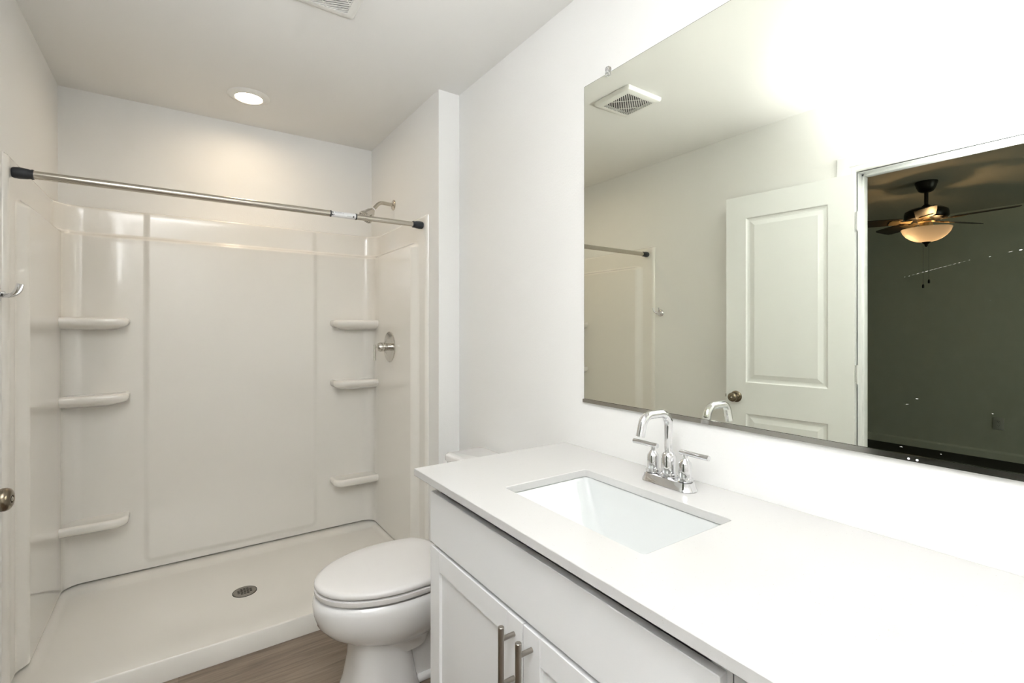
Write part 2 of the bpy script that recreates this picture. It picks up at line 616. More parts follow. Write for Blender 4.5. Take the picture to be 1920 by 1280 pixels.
def shelf_ring(x0, x1, y0, y1, ins, z, free):
    """plan outline, front at y0, back at y1; free = which end (+1: x1, -1: x0) is round"""
    r = 0.045
    x0i, x1i, y0i = x0, x1, y0 + ins
    if free > 0:
        x1i -= ins
    else:
        x0i += ins
    pts = []
    if free > 0:
        pts += [(x0i, y1), (x0i, y0i)]
        for i in range(13):
            a = -PI / 2 + PI / 2 * i / 12
            pts.append((x1i - r + r * math.cos(a), y0i + r + r * math.sin(a)))
        pts += [(x1i, y1)]
    else:
        pts += [(x1i, y1)]
        pts += [(x1i, y0i)]
        for i in range(13):
            a = -PI / 2 - PI / 2 * i / 12
            pts.append((x0i + r + r * math.cos(a), y0i + r + r * math.sin(a)))
        pts += [(x0i, y1)]
    return [(x, y, z) for x, y in pts]


for free, xa, xb in ((1, LX + 0.012, -0.197), (-1, 0.752, RX - 0.012)):
    for zt in (1.318, 0.958, 0.370):
        prof = [(0.03, -0.002), (0.018, -0.0005), (0.009, -0.0005), (0.003, -0.004), (0.0, -0.011), (0.0, -0.024), (0.004, -0.034), (0.012, -0.041), (0.03, -0.049), (0.055, -0.058)]
        s = MB()
        s.loft([shelf_ring(xa, xb, 2.918, BY - 0.02, ins, zt + dz, free) for ins, dz in prof])
        s.build('corner_shelf', M_ACR, surround, 50)

# ------------------------------------------------------------------ shower pan
pan = thing('shower_pan', 'off-white low-curb shower base with a round grey drain in its floor', 'shower base', (0.29, 2.6, 0))
DX, DY = 0.254, 2.575
PF = 2.135


def panz(x, y):
    z = 0.043 + 0.038 * (1 - sm(PF - 0.02, PF + 0.32, y))
    r = math.hypot(x - DX, y - DY)
    z -= 0.006 * (1 - sm(0.05, 0.6, r))
    c = 0.015 * sm(2.945, 3.005, y)
    g = 0.015 * sm(2.34, 2.48, y)
    c = max(c, g * (1 - sm(-0.445, -0.415, x)), g * sm(0.985, 1.010, x))
    return z + c


pb = MB()
gx = frange(WL + 0.003, -0.40, 10) + frange(-0.38, 0.94, 44) + frange(0.95, SX - 0.003, 10)
gy = [PF + 0.004] + frange(PF + 0.01, PF + 0.22, 12) + frange(2.37, 2.93, 18) + frange(2.94, 3.06, 14)
verts = [(x, y, panz(x, y)) for y in gy for x in gx]
n = len(gx)
faces = [(j * n + i, j * n + i + 1, (j + 1) * n + i + 1, (j + 1) * n + i) for j in range(len(gy) - 1) for i in range(n - 1)]
# drop the faces under the drain
faces = [f for f in faces if math.hypot(sum(verts[k][0] for k in f) / 4 - DX, sum(verts[k][1] for k in f) / 4 - DY) > 0.012]
m0 = len(verts)
zt = panz(0.3, PF + 0.004)
for x in gx:
    verts.append((x, PF, zt - 0.004))
for x in gx:
    verts.append((x, PF, 0.001))
for i in range(n - 1):
    faces.append((i + 1, i, m0 + i, m0 + i + 1))
    faces.append((m0 + i + 1, m0 + i, m0 + n + i, m0 + n + i + 1))
pb.raw(verts, faces)
pb.build('pan_body', M_PAN, pan, 50)
dz = panz(DX, DY) + 0.0005
dr = MB()
dr.lathe([(0.046, -0.004), (0.051, -0.004), (0.051, 0.001), (0.046, 0.001)], 48, Matrix.Translation((DX, DY, dz)), False, False)
dr.build('drain_rim', M_DARK, pan, 40)
dr = MB()
dr.lathe([(0.0, 0.0), (0.047, 0.0), (0.0485, 0.001), (0.047, 0.0025), (0.0, 0.0027)], 48, Matrix.Translation((DX, DY, dz)))
dco = dr.build('drain_cover', M_DRAIN, pan, 40)
sl = MB()
for i in range(-2, 3):
    for j in range(-2, 3):
        if math.hypot(i * 0.0125, j * 0.0115) < 0.031:
            sl.box((DX + i * 0.0125 - 0.0047, DY + j * 0.0115 - 0.0024, dz + 0.0024), (DX + i * 0.0125 + 0.0047, DY + j * 0.0115 + 0.0024, dz + 0.0032))
sl.build('drain_slots', M_DARK, dco, 0)

# ------------------------------------------------------------------ shower rod
RY, RZ = 2.328, 1.799
rod = thing('shower_curtain_rod', 'brushed nickel tension curtain rod with black end caps across the shower opening', 'curtain rod', (0.3, RY, RZ))
b = MB()
b.tube([(-0.43, RY, RZ), (0.578, RY, RZ)], 0.0142, 28)
b.build('outer_tube', M_NIK, rod)
b = MB()
b.tube([(0.695, RY, RZ), (0.95, RY, RZ), (1.00, RY, RZ)], 0.0125, 28)
b.tube([(0.695, RY, RZ), (0.735, RY, RZ)], 0.0138, 28)
b.build('inner_tube', M_NIK, rod)
b = MB()
b.tube([(0.578, RY, RZ), (0.696, RY, RZ)], 0.0138, 28)
st = b.build('paper_sticker', M_STICK, rod)
lab(st, 'white printed paper sticker')
b = MB()


def onrod(x0, x1, a0, a1, r=0.01395):
    pts = []
    for k in range(5):
        a = a0 + (a1 - a0) * k / 4
        pts.append((a, ))
    v = []
    for x in (x0, x1):
        for (a,) in pts:
            v.append((x, RY - r * math.cos(a), RZ + r * math.sin(a)))
    b.raw(v, [(k, k + 1, 5 + k + 1, 5 + k) for k in range(4)])


onrod(0.583, 0.590, 0.15, 0.62)
onrod(0.583, 0.590, -0.75, -0.2)
onrod(0.678, 0.685, -0.7, -0.1)
onrod(0.594, 0.5955, -0.6, -0.2)
for i in range(9):
    onrod(0.597 + i * 0.0035, 0.599 + i * 0.0035, 0.55, 0.68)
    onrod(0.650 + i * 0.0026, 0.6512 + i * 0.0026, -0.45, -0.30)
for i in range(7):
    onrod(0.596 + i * 0.006, 0.6005 + i * 0.006, 0.22, 0.30)
b.build('print', M_INK, st, 0)
for x0 in (0.576, 0.693):
    b = MB()
    b.tube([(x0, RY, RZ), (x0 + 0.006, RY, RZ)], 0.0148, 28)
    b.build('band', M_BLK, rod)
for sg, xe in ((1, LX + 0.0008), (-1, RX - 0.0008)):
    b = MB()
    b.lathe([(0.0165, 0), (0.0185, 0.004), (0.0198, 0.018), (0.0180, 0.036), (0.0160, 0.046), (0.0175, 0.050), (0.0165, 0.054), (0.0138, 0.054)], 28, axis((xe, RY, RZ), (sg, 0, 0)))
    b.build('end_cap', M_BLK, rod)

# ------------------------------------------------------------------ shower head
SHY, SHZ = 2.77, 1.998
sh = thing('showerhead', 'small satin chrome shower head on a bent wall arm above the surround', 'shower head', (SX, SHY, SHZ))
b = MB()
b.lathe([(0, 0), (0.031, 0.0), (0.031, 0.002), (0.027, 0.006), (0.015, 0.010), (0.0115, 0.012), (0, 0.012)], 36, axis((SX, SHY, SHZ), (-1, 0, 0)))
b.build('wall_flange', M_NIK, sh)
p0, p1, p2 = Vector((SX - 0.004, SHY, SHZ)), Vector((SX - 0.085, SHY, SHZ + 0.004)), Vector((SX - 0.125, SHY, SHZ - 0.044))
b = MB()
b.tube([p0] + arc(p0, p1, p2, 0.045, 10) + [p2], 0.0105, 18)
b.build('arm', M_NIK, sh)
d = (p2 - p1).normalized()
b = MB()
b.tube([p2 - d * 0.008, p2 + d * 0.006], 0.012, 18)
b.build('tape_collar', M_STICK, sh)
b = MB()
hd = Vector((-0.66, -0.05, -0.75)).normalized()
b.lathe([(0.0, 0.0), (0.013, 0.0), (0.016, 0.004), (0.017, 0.012), (0.0235, 0.016), (0.026, 0.022), (0.0375, 0.056), (0.0415, 0.060), (0.0425, 0.070), (0.039, 0.074), (0.0, 0.0745)], 32, axis(p2, hd))
hh = b.build('spray_head', M_CHR2, sh, 35)
b = MB()
for rr, nn in ((0.034, 22), (0.024, 16), (0.014, 9)):
    for i in range(nn):
        a = 2 * PI * i / nn
        b.lathe([(0, 0.0742), (0.0016, 0.0742), (0.0012, 0.0765), (0, 0.0765)], 8, axis(p2, hd) @ Matrix.Translation((rr * math.cos(a), rr * math.sin(a), 0)))
nz = b.build('nozzles', M_BLK, hh)
nz['kind'] = 'stuff'

# ------------------------------------------------------------------ shower valve
VX, VY, VZ = RX - 0.0285, 2.725, 1.160
sv = thing('shower_valve', 'round chrome shower control with a thin lever on the right shower wall', 'shower valve', (VX, VY, VZ))
b = MB()
b.lathe([(0, 0), (0.088, 0.0), (0.0885, 0.002), (0.086, 0.005), (0.060, 0.009), (0.052, 0.0105), (0.050, 0.009), (0.030, 0.010), (0.0, 0.010)], 56, axis((VX, VY, VZ), (-1, 0, 0)))
b.build('escutcheon', M_CHR2, sv, 25)
b = MB()
b.lathe([(0, 0.008), (0.021, 0.008), (0.021, 0.028), (0.024, 0.030), (0.026, 0.036), (0.026, 0.060), (0.022, 0.068), (0.012, 0.071), (0.006, 0.072), (0.0055, 0.084), (0, 0.084)], 32, axis((VX, VY, VZ), (-1, 0, 0)))
b.build('hub', M_CHR2, sv, 35)
b = MB()
b.tube([(VX - 0.088, VY, VZ + 0.014), (VX - 0.088, VY, VZ - 0.076)], 0.0062, 18)
b.build('lever', M_CHR2, sv)

# ------------------------------------------------------------------ robe hook
KX, KY, KZ = WL, 2.222, 1.376
rh = thing('robe_hook', 'chrome double-prong robe hook screwed to the left wall', 'robe hook', (KX, KY, KZ))
b = MB()
b.lathe([(0, 0), (0.024, 0.0), (0.024, 0.003), (0.020, 0.007), (0.011, 0.010), (0.010, 0.018), (0, 0.018)], 32, axis((KX, KY, KZ), (1, 0, 0)))
b.build('rosette', M_CHR, rh)
for s in (-1, 1):
    b = MB()
    pts = [(KX + 0.010, KY, KZ), (KX + 0.024, KY + s * 0.006, KZ - 0.004), (KX + 0.038, KY + s * 0.014, KZ + 0.001), (KX + 0.048, KY + s * 0.020, KZ + 0.013), (KX + 0.052, KY + s * 0.023, KZ + 0.027), (KX + 0.0535, KY + s * 0.024, KZ + 0.036)]
    # smooth the polyline
    P = [Vector(p) for p in pts]
    for _ in range(2):
        Q = [P[0]]
        for i in range(len(P) - 1):
            Q += [P[i] * 0.75 + P[i + 1] * 0.25, P[i] * 0.25 + P[i + 1] * 0.75]
        Q.append(P[-1])
        P = Q
    rr = [0.0085 - 0.0035 * min(1, i / (len(P) - 1) * 1.2) for i in range(len(P))]
    rr[-1] = 0.003
    b.tube(P, rr, 14)
    b.build('prong', M_CHR, rh)

# ------------------------------------------------------------------ recessed light
RLX, RLY = 0.292, 2.775
rl = thing('recessed_light', 'round recessed ceiling light glowing warm over the shower', 'ceiling light', (RLX, RLY, ZC))
b = MB()
b.lathe([(0.0625, -0.0125), (0.066, -0.0125), (0.080, -0.009), (0.094, -0.004), (0.097, -0.0003), (0.0625, -0.0003)], 64, Matrix.Translation((RLX, RLY, ZC)), False, False)
b.bm.faces.ensure_lookup_table()
b.build('trim_ring', M_GRILL, rl, 60)
b = MB()
b.lathe([(0, -0.0035), (0.0625, -0.0035), (0.0625, -0.001), (0, -0.001)], 64, Matrix.Translation((RLX, RLY, ZC)))
b.build('lens', M_DOWN, rl, 60)

# ------------------------------------------------------------------ exhaust fan grille
EX0, EX1, EY0, EY1 = 0.290, 0.540, 1.600, 1.838
EXC, EYC = (EX0 + EX1) / 2, (EY0 + EY1) / 2
ef = thing('exhaust_fan', 'square white ceiling vent cover with slanted slots above the toilet', 'exhaust fan', (EXC, EYC, ZC))


def rrect(x0, x1, y0, y1, r, z, n=6):
    out = []
    for cx, cy, a0 in ((x1 - r, y1 - r, 0), (x0 + r, y1 - r, PI / 2), (x0 + r, y0 + r, PI), (x1 - r, y0 + r, 3 * PI / 2)):
        for i in range(n + 1):
            a = a0 + PI / 2 * i / n
            out.append((cx + r * math.cos(a), cy + r * math.sin(a), z))
    return out


b = MB()
rings = [rrect(EX0, EX1, EY0, EY1, 0.012, ZC - 0.0005)]
for ins, dzz in ((0.0, -0.004), (0.001, -0.012), (0.005, -0.020), (0.012, -0.023), (0.030, -0.0245), (0.034, -0.0245)):
    rings.append(rrect(EX0 + ins, EX1 - ins, EY0 + ins, EY1 - ins, max(0.012 - ins * 0.2, 0.004), ZC + dzz))
ii = 0.034
rings.append(rrect(EX0 + ii, EX1 - ii, EY0 + ii, EY1 - ii, 0.004, ZC - 0.018))
b.loft(rings, False, False)
b.build('cover', M_GRILL, ef, 35)
b = MB()
b.box((EX0 + ii - 0.003, EY0 + ii - 0.003, ZC - 0.006), (EX1 - ii + 0.003, EY1 - ii + 0.003, ZC - 0.004))
b.build('dark_duct', M_DARK, ef, 0)
b = MB()
x0, x1, y0, y1 = EX0 + ii, EX1 - ii, EY0 + ii, EY1 - ii
pitch, wd = 0.0128, 0.0042


def clip_bar(c, wdt):
    # strip |x + y - c| < w*... running along (1,-1), clipped to the square
    lo, hi = c - wdt / 2 * math.sqrt(2), c + wdt / 2 * math.sqrt(2)
    poly = [(x0, y0), (x1, y0), (x1, y1), (x0, y1)]
    for sgn, lim in ((1, hi), (-1, -lo)):
        out = []
        for i in range(len(poly)):
            p, q = poly[i], poly[(i + 1) % len(poly)]
            fp, fq = sgn * (p[0] + p[1]) - lim, sgn * (q[0] + q[1]) - lim
            if fp <= 0:
                out.append(p)
            if fp * fq < 0:
                t = fp / (fp - fq)
                out.append((p[0] + (q[0] - p[0]) * t, p[1] + (q[1] - p[1]) * t))
        poly = out
        if len(poly) < 3:
            return None
    return poly


c = x0 + y0
while c < x1 + y1:
    pl = clip_bar(c, wd)
    if pl and len(pl) > 2:
        b.loft([[(x, y, ZC - 0.0240) for x, y in pl], [(x, y, ZC - 0.0222) for x, y in pl]])
    c += pitch
for t in (1 / 3, 2 / 3):   # cross ribs along (1,1)
    cc = (x0 - y1) + t * ((x1 - y0) - (x0 - y1))
    pts = []
    for s in (-0.0022, 0.0022):
        a = max(x0, y0 + cc + s)
        e = min(x1, y1 + cc + s)
        pts.append(((a, a - cc - s), (e, e - cc - s)))
    pl = [pts[0][0], pts[0][1], pts[1][1], pts[1][0]]
    b.loft([[(x, y, ZC - 0.0236) for x, y in pl], [(x, y, ZC - 0.0218) for x, y in pl]])
b.build('slotted_grille', M_GRILL, ef, 0)

# ------------------------------------------------------------------ toilet
TY = 1.692
tl = thing('toilet', 'white elongated two-piece toilet with its lid closed between vanity and shower', 'toilet', (0.75, TY, 0))


def egg(xc, af, ar, w, z, nf=28, nr=20, ex=2.6):
    pts = []
    for i in range(nf):
        a = -PI / 2 + PI * i / nf
        pts.append((xc - af * math.cos(a), TY + w * math.sin(a), z))
    for i in range(nr):
        a = PI / 2 - PI * i / nr
        ca, sa = math.cos(a), math.sin(a)
        pts.append((xc + ar * abs(ca) ** (2 / ex), TY + w * math.copysign(abs(sa) ** (2 / ex), sa), z))
    return pts


def eggs(lst, **k):
    return [egg(*e, **k) for e in lst]


b = MB()
b.loft(eggs([(0.655, 0.12, 0.10, 0.105, 0.15), (0.655, 0.15, 0.12, 0.118, 0.19), (0.650, 0.165, 0.14, 0.130, 0.205), (0.645, 0.205, 0.19, 0.152, 0.225), (0.643, 0.240, 0.215, 0.168, 0.250), (0.642, 0.263, 0.225, 0.180, 0.280),
             (0.642, 0.274, 0.228, 0.187, 0.315), (0.642, 0.277, 0.23, 0.189, 0.345), (0.642, 0.273, 0.228, 0.186, 0.358), (0.642, 0.264, 0.220, 0.178, 0.3665), (0.642, 0.20, 0.16, 0.12, 0.3675)]))
# pedestal column
b.loft([[(0.59 + a * math.copysign(abs(math.cos(t)) ** 0.62, math.cos(t)), TY + wv * math.copysign(abs(math.sin(t)) ** 0.62, math.sin(t)), z)
         for t in [2 * PI * i / 44 for i in range(44)]] for a, wv, z in ((0.128, 0.128, 0.001), (0.127, 0.127, 0.012), (0.116, 0.119, 0.04), (0.102, 0.112, 0.12), (0.098, 0.110, 0.20), (0.098, 0.108, 0.25))])
# body running back under the tank, and the narrower trapway below it
b.box((0.62, TY - 0.112, 0.19), (0.985, TY + 0.112, 0.345), 0.02, 3)
b.box((0.62, TY - 0.07, 0.002), (0.95, TY + 0.07, 0.22), 0.02, 3)
b.box((0.66, TY - 0.085, 0.001), (0.96, TY + 0.085, 0.03), 0.012, 3)
b.box((0.80, TY - 0.13, 0.33), (1.10, TY + 0.13, 0.388), 0.02, 3)
b.build('bowl', M_CER, tl, 45)
b = MB()
b.loft(eggs([(0.643, 0.225, 0.16, 0.145, 0.3742), (0.643, 0.269, 0.197, 0.184, 0.3755), (0.643, 0.272, 0.199, 0.186, 0.381), (0.643, 0.272, 0.199, 0.186, 0.392), (0.643, 0.270, 0.197, 0.184, 0.3935), (0.643, 0.225, 0.16, 0.145, 0.3938)], ex=3.2))
b.build('seat', M_SEAT, tl, 50)
b = MB()
b.loft(eggs([(0.643, 0.225, 0.16, 0.145, 0.4000), (0.643, 0.270, 0.197, 0.185, 0.4002), (0.643, 0.272, 0.199, 0.187, 0.4030), (0.643, 0.272, 0.199, 0.187, 0.411), (0.643, 0.268, 0.195, 0.184, 0.4165), (0.643, 0.255, 0.18, 0.172, 0.4205), (0.643, 0.20, 0.13, 0.13, 0.4235), (0.643, 0.10, 0.07, 0.065, 0.4250), (0.643, 0.01, 0.01, 0.01, 0.4255)], ex=3.2))
b.build('lid', M_SEAT, tl, 60)
for s in (-1, 1):
    b = MB()
    b.box((0.838, TY + s * 0.075 - 0.022, 0.386), (0.878, TY + s * 0.075 + 0.022, 0.414), 0.007, 3)
    b.build('hinge_cap', M_SEAT, tl, 50)
b = MB()
b.loft([rrect(x, 1.150, TY - hw, TY + hw, r, z) for x, hw, r, z in ((1.0, 0.19, 0.03, 0.388), (0.985, 0.20, 0.03, 0.40), (0.968, 0.212, 0.03, 0.50), (0.958, 0.220, 0.03, 0.692))])
b.build('tank', M_CER, tl, 45)
b = MB()
b.loft([rrect(0.952 + i, 1.154 - i, TY - 0.228 + i, TY + 0.228 - i, 0.03, z) for i, z in ((0.006, 0.692), (0.0, 0.696), (0.0, 0.716), (0.003, 0.7215), (0.010, 0.7235))])
b.build('tank_lid', M_CER, tl, 45)
b = MB()
b.lathe([(0, 0), (0.013, 0), (0.013, 0.006), (0.006, 0.008), (0.006, 0.016), (0, 0.016)], 20, axis((0.960, TY + 0.15, 0.645), (-1, 0, 0)))
b.tube([(0.948, TY + 0.15, 0.645), (0.945, TY + 0.10, 0.640), (0.946, TY + 0.07, 0.634)], [0.006, 0.005, 0.006], 12)
b.build('flush_lever', M_CHR, tl)

# ------------------------------------------------------------------ vanity cabinets
FX = 0.602          # front plane of doors


def cab_body(b, y0, y1):
    xb = 0.622
    b.box((xb + 0.001, y0, 0.10), (WR - 0.002, y0 + 0.016, CT - 0.0215))
    b.box((xb + 0.001, y1 - 0.016, 0.10), (WR - 0.002, y1, CT - 0.0215))
    b.box((xb + 0.001, y0 + 0.016, 0.10), (WR - 0.002, y1 - 0.016, 0.118))
    b.box((WR - 0.012, y0 + 0.016, 0.118), (WR - 0.002, y1 - 0.016, CT - 0.0215))
    b.box((xb, y0, 0.10), (xb + 0.018, y0 + 0.032, CT - 0.0215))
    b.box((xb, y1 - 0.032, 0.10), (xb + 0.018, y1, CT - 0.0215))
    b.box((xb, y0 + 0.032, 0.10), (xb + 0.018, y1 - 0.032, 0.135))
    b.box((xb + 0.075, y0, 0.001), (xb + 0.09, y1, 0.10))


def shaker(name, y0, y1, z0, z1, parent, st=0.058):
    b = MB()
    xf, xb = FX, FX + 0.019
    b.box((xf, y0, z0), (xb, y0 + st, z1), 0.0012, 1)
    b.box((xf, y1 - st, z0), (xb, y1, z1), 0.0012, 1)
    b.box((xf + 0.0003, y0 + st, z1 - st), (xb, y1 - st, z1), 0.0010, 1)
    b.box((xf + 0.0003, y0 + st, z0), (xb, y1 - st, z0 + st), 0.0010, 1)
    b.box((xf + 0.008, y0 + st - 0.004, z0 + st - 0.004), (xf + 0.014, y1 - st + 0.004, z1 - st + 0.004))
    return b.build(name, M_CAB, parent, 30)


def pull(y, z0, z1, zp, parent):
    b = MB()
    x = FX - 0.034
    b.lathe([(0, 0), (0.0058, 0.0), (0.0066, 0.0008), (0.0066, z1 - z0 - 0.0008), (0.0058, z1 - z0), (0, z1 - z0)], 24, Matrix.Translation((x, y, z0)))
    for z in zp:
        b.tube([(x, y, z), (FX, y, z)], 0.0052, 18)
    return b.build('bar_pull', M_PULL, parent, 40)


vc = thing('vanity_cabinet', 'white shaker vanity cabinet under the sink with two doors and nickel bar pulls', 'cabinet', (0.88, 0.835, 0))
b = MB()
cab_body(b, 0.374, 1.298)
b.build('cabinet_box', M_CAB, vc, 0)
b = MB()
b.box((FX, 0.381, 0.650), (FX + 0.019, 1.294, 0.795), 0.0014, 1)
b.build('drawer_front', M_CAB, vc, 30)
for y0, y1, hy in ((0.8375, 1.294, 0.868), (0.381, 0.8345, 0.804)):
    dd = shaker('cabinet_door', y0, y1, 0.118, 0.639, vc)
    pull(hy, 0.478, 0.628, (0.505, 0.601), dd)

vd = thing('vanity_drawer_cabinet', 'white vanity drawer cabinet at the right bottom edge beside the sink cabinet', 'cabinet', (0.88, 0.1, 0))
b = MB()
cab_body(b, -0.170, 0.372)
b.build('cabinet_box', M_CAB, vd, 0)
for z0, z1 in ((0.650, 0.795), (0.390, 0.639), (0.118, 0.379)):
    b = MB()
    b.box((FX, -0.163, z0), (FX + 0.019, 0.352, z1), 0.0014, 1)
    dd = b.build('drawer_front', M_CAB, vd, 30)
    b = MB()
    zz = (z0 + z1) / 2
    b.tube([(FX - 0.034, 0.02, zz), (FX - 0.034, 0.17, zz)], 0.0066, 20)
    for yy in (0.047, 0.143):
        b.tube([(FX - 0.034, yy, zz), (FX, yy, zz)], 0.0052, 16)
    b.build('bar_pull', M_PULL, dd, 40)

# ------------------------------------------------------------------ countertop with an undermount cut-out
SX0, SX1, SY0, SY1 = 0.702, 0.990, 0.596, 1.056
CX0, CX1, CY0, CY1, CB = 0.5757, WR - 0.001, -0.185, 1.352, CT - 0.021
ct = MB()
outer = [(CX0, CY0), (CX1, CY0), (CX1, CY1), (CX0, CY1)]


def rr2(x0, x1, y0, y1, r, n=5):
    return [(p[0], p[1]) for p in rrect(x0, x1, y0, y1, r, 0, n)]


hole = rr2(SX0, SX1, SY0, SY1, 0.010)


def slab_face(z):
    bm = ct.bm
    vo = [bm.verts.new((x, y, z)) for x, y in outer]
    vh = [bm.verts.new((x, y, z)) for x, y in hole]
    es = []
    for lst in (vo, vh):
        for i in range(len(lst)):
            es.append(bm.edges.new((lst[i], lst[(i + 1) % len(lst)])))
    bmesh.ops.triangle_fill(bm, edges=es, use_beauty=True, use_dissolve=False)
    return vo, vh


to, th = slab_face(CT)
bo, bh = slab_face(CB)
for A, B in ((to, bo), (th, bh)):
    for i in range(len(A)):
        k = (i + 1) % len(A)
        ct.bm.faces.new((A[i], A[k], B[k], B[i]))
cto = ct.build('countertop', M_QTZ, None, 30)
tag(cto, 'white speckled quartz countertop with a rectangular sink cut-out', 'countertop')
bv = cto.modifiers.new('edge', 'BEVEL')
bv.width = 0.0016
bv.segments = 2
bv.limit_method = 'ANGLE'

# sink basin
sk = thing('sink', 'white rectangular undermount sink with sloping sides below the faucet', 'sink', ((SX0 + SX1) / 2, (SY0 + SY1) / 2, CB))
b = MB()
sxc, syc = 0.865, 0.826
rings = [rrect(SX0 - 0.022, SX1 + 0.022, SY0 - 0.022, SY1 + 0.022, 0.02, CB - 0.0005)]
rings.append(rrect(SX0 - 0.004, SX1 + 0.004, SY0 - 0.004, SY1 + 0.004, 0.014, CB - 0.0005))
for ins, dd, r in ((0.0, 0.006, 0.014), (0.010, 0.030, 0.016), (0.045, 0.090, 0.020), (0.085, 0.125, 0.025)):
    rings.append(rrect(SX0 + ins * 0.8, SX1 - ins * 0.8, SY0 + ins * 1.6, SY1 - ins * 1.6, r, CB - dd))
rings.append(rrect(sxc - 0.02, sxc + 0.02, syc - 0.02, syc + 0.02, 0.0199, CB - 0.137))
# outer shell of the bowl
rings2 = [rrect(SX0 - 0.022, SX1 + 0.022, SY0 - 0.022, SY1 + 0.022, 0.02, CB - 0.012), rrect(SX0 - 0.01, SX1 + 0.01, SY0 - 0.01, SY1 + 0.01, 0.02, CB - 0.014),
          rrect(SX0 + 0.04, SX1 - 0.04, SY0 + 0.1, SY1 - 0.1, 0.03, CB - 0.150)]
b.loft(rings, False, True)
b.loft(rings2, False, True)
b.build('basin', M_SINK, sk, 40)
b = MB()
b.lathe([(0, -0.002), (0.021, -0.002), (0.0215, 0.001), (0.018, 0.003), (0.012, 0.002), (0, 0.006)], 32, Matrix.Translation((sxc, syc, CB - 0.1365)))
b.build('drain_stopper', M_CHR, sk)

# ------------------------------------------------------------------ faucet
QX, QY = 1.074, 0.827
fc = thing('faucet', 'chrome two-handle bathroom faucet with a square-arched spout behind the sink', 'faucet', (QX, QY, CT))


def stadium(hl, r, z, n=14):
    pts = []
    for i in range(n + 1):
        a = PI * i / n
        pts.append((QX + r * math.cos(a), QY + hl - r + r * math.sin(a), z))
    for i in range(n + 1):
        a = PI + PI * i / n
        pts.append((QX + r * math.cos(a), QY - hl + r + r * math.sin(a), z))
    return pts


b = MB()
b.loft([stadium(hl, r, CT + z) for hl, r, z in ((0.080, 0.0275, 0.0005), (0.0815, 0.029, 0.002), (0.080, 0.0275, 0.005), (0.077, 0.0245, 0.010), (0.0755, 0.023, 0.017), (0.0745, 0.022, 0.021), (0.072, 0.0195, 0.0225))])
b.build('base_plate', M_CHR, fc, 35)
ZP = CT + 0.0225
b = MB()
b.lathe([(0, 0), (0.0205, 0), (0.0215, 0.002), (0.0210, 0.008), (0.0188, 0.010), (0.0188, 0.055), (0.0172, 0.058), (0.0122, 0.064), (0, 0.064)], 36, Matrix.Translation((QX, QY, ZP)))
b.build('spout_body', M_CHR, fc, 30)
b = MB()
zt = 1.043
a0, a1, a2, a3 = Vector((QX, QY, ZP + 0.06)), Vector((QX, QY, zt)), Vector((QX - 0.098, QY, zt)), Vector((QX - 0.112, QY, 0.992))
pts = [a0] + arc(a0, a1, a2, 0.034, 10) + arc(a1, a2, a3, 0.030, 10) + [a3]
b.tube(pts, 0.0112, 24)
b.lathe([(0, 0.0003), (0.0085, 0.0003), (0.0085, 0.001), (0, 0.001)], 20, axis(a3, a3 - a2))
b.build('spout', M_CHR, fc, 35)
for s in (1, -1):
    hy = QY + s * 0.051
    b = MB()
    b.lathe([(0, 0), (0.0195, 0), (0.0205, 0.002), (0.0200, 0.008), (0.0162, 0.010), (0.0162, 0.044), (0.0150, 0.047), (0.0080, 0.056), (0.0062, 0.058), (0.0062, 0.068), (0, 0.068)], 32, Matrix.Translation((QX, hy, ZP + 0.001)))
    ho = b.build('handle', M_CHR, fc, 30)
    b = MB()
    zl = ZP + 0.0725
    b.tube([(QX, hy - s * 0.014, zl), (QX, hy + s * 0.068, zl)], 0.0066, 24)
    b.build('lever', M_CHR, ho, 40)

# ------------------------------------------------------------------ wall mirror
MX = 1.159
MY0, MY1, MZ0, MZ1 = -0.10, 1.245, 1.0205, 2.103
mr = thing('wall_mirror', 'large frameless rectangular wall mirror above the countertop in a metal channel', 'mirror', (WR, 0.57, MZ0))
b = MB()
b.box((MX + 0.0004, MY0, MZ0), (WR - 0.0005, MY1, MZ1))
b.build('glass_edge', M_GEDGE, mr, 0)
b = MB()
b.raw([(MX, MY0 + 0.0012, MZ0 + 0.0012), (MX, MY1 - 0.0012, MZ0 + 0.0012), (MX, MY1 - 0.0012, MZ1 - 0.0012), (MX, MY0 + 0.0012, MZ1 - 0.0012)], [(0, 1, 2, 3)])
b.raw([(MX + 0.0004, MY0, MZ0), (MX + 0.0004, MY1, MZ0), (MX + 0.0004, MY1, MZ1), (MX + 0.0004, MY0, MZ1)], [(0, 1, 2, 3)])
b.build('glass_sheet', M_MIR, mr, 0)
b = MB()
pr = [(WR - 0.0005, -0.007), (WR - 0.0005, -0.009), (MX - 0.004, -0.009), (MX - 0.004, 0.0025), (MX - 0.0022, 0.0025), (MX - 0.0022, -0.007)]
b.loft([[(x, y, MZ0 + z) for x, z in pr] for y in (MY0, MY1 + 0.003)])
ch = b.build('bottom_channel', M_ALU, mr, 0)
b = MB()
for yy in (0.336, 0.323):
    b.lathe([(0.0, 0), (0.0022, 0), (0.0022, 0.0006), (0, 0.0006)], 16, axis((MX - 0.004, yy, MZ0 - 0.0045), (-1, 0, 0)))
b.build('rivet', M_STICK, ch, 40)
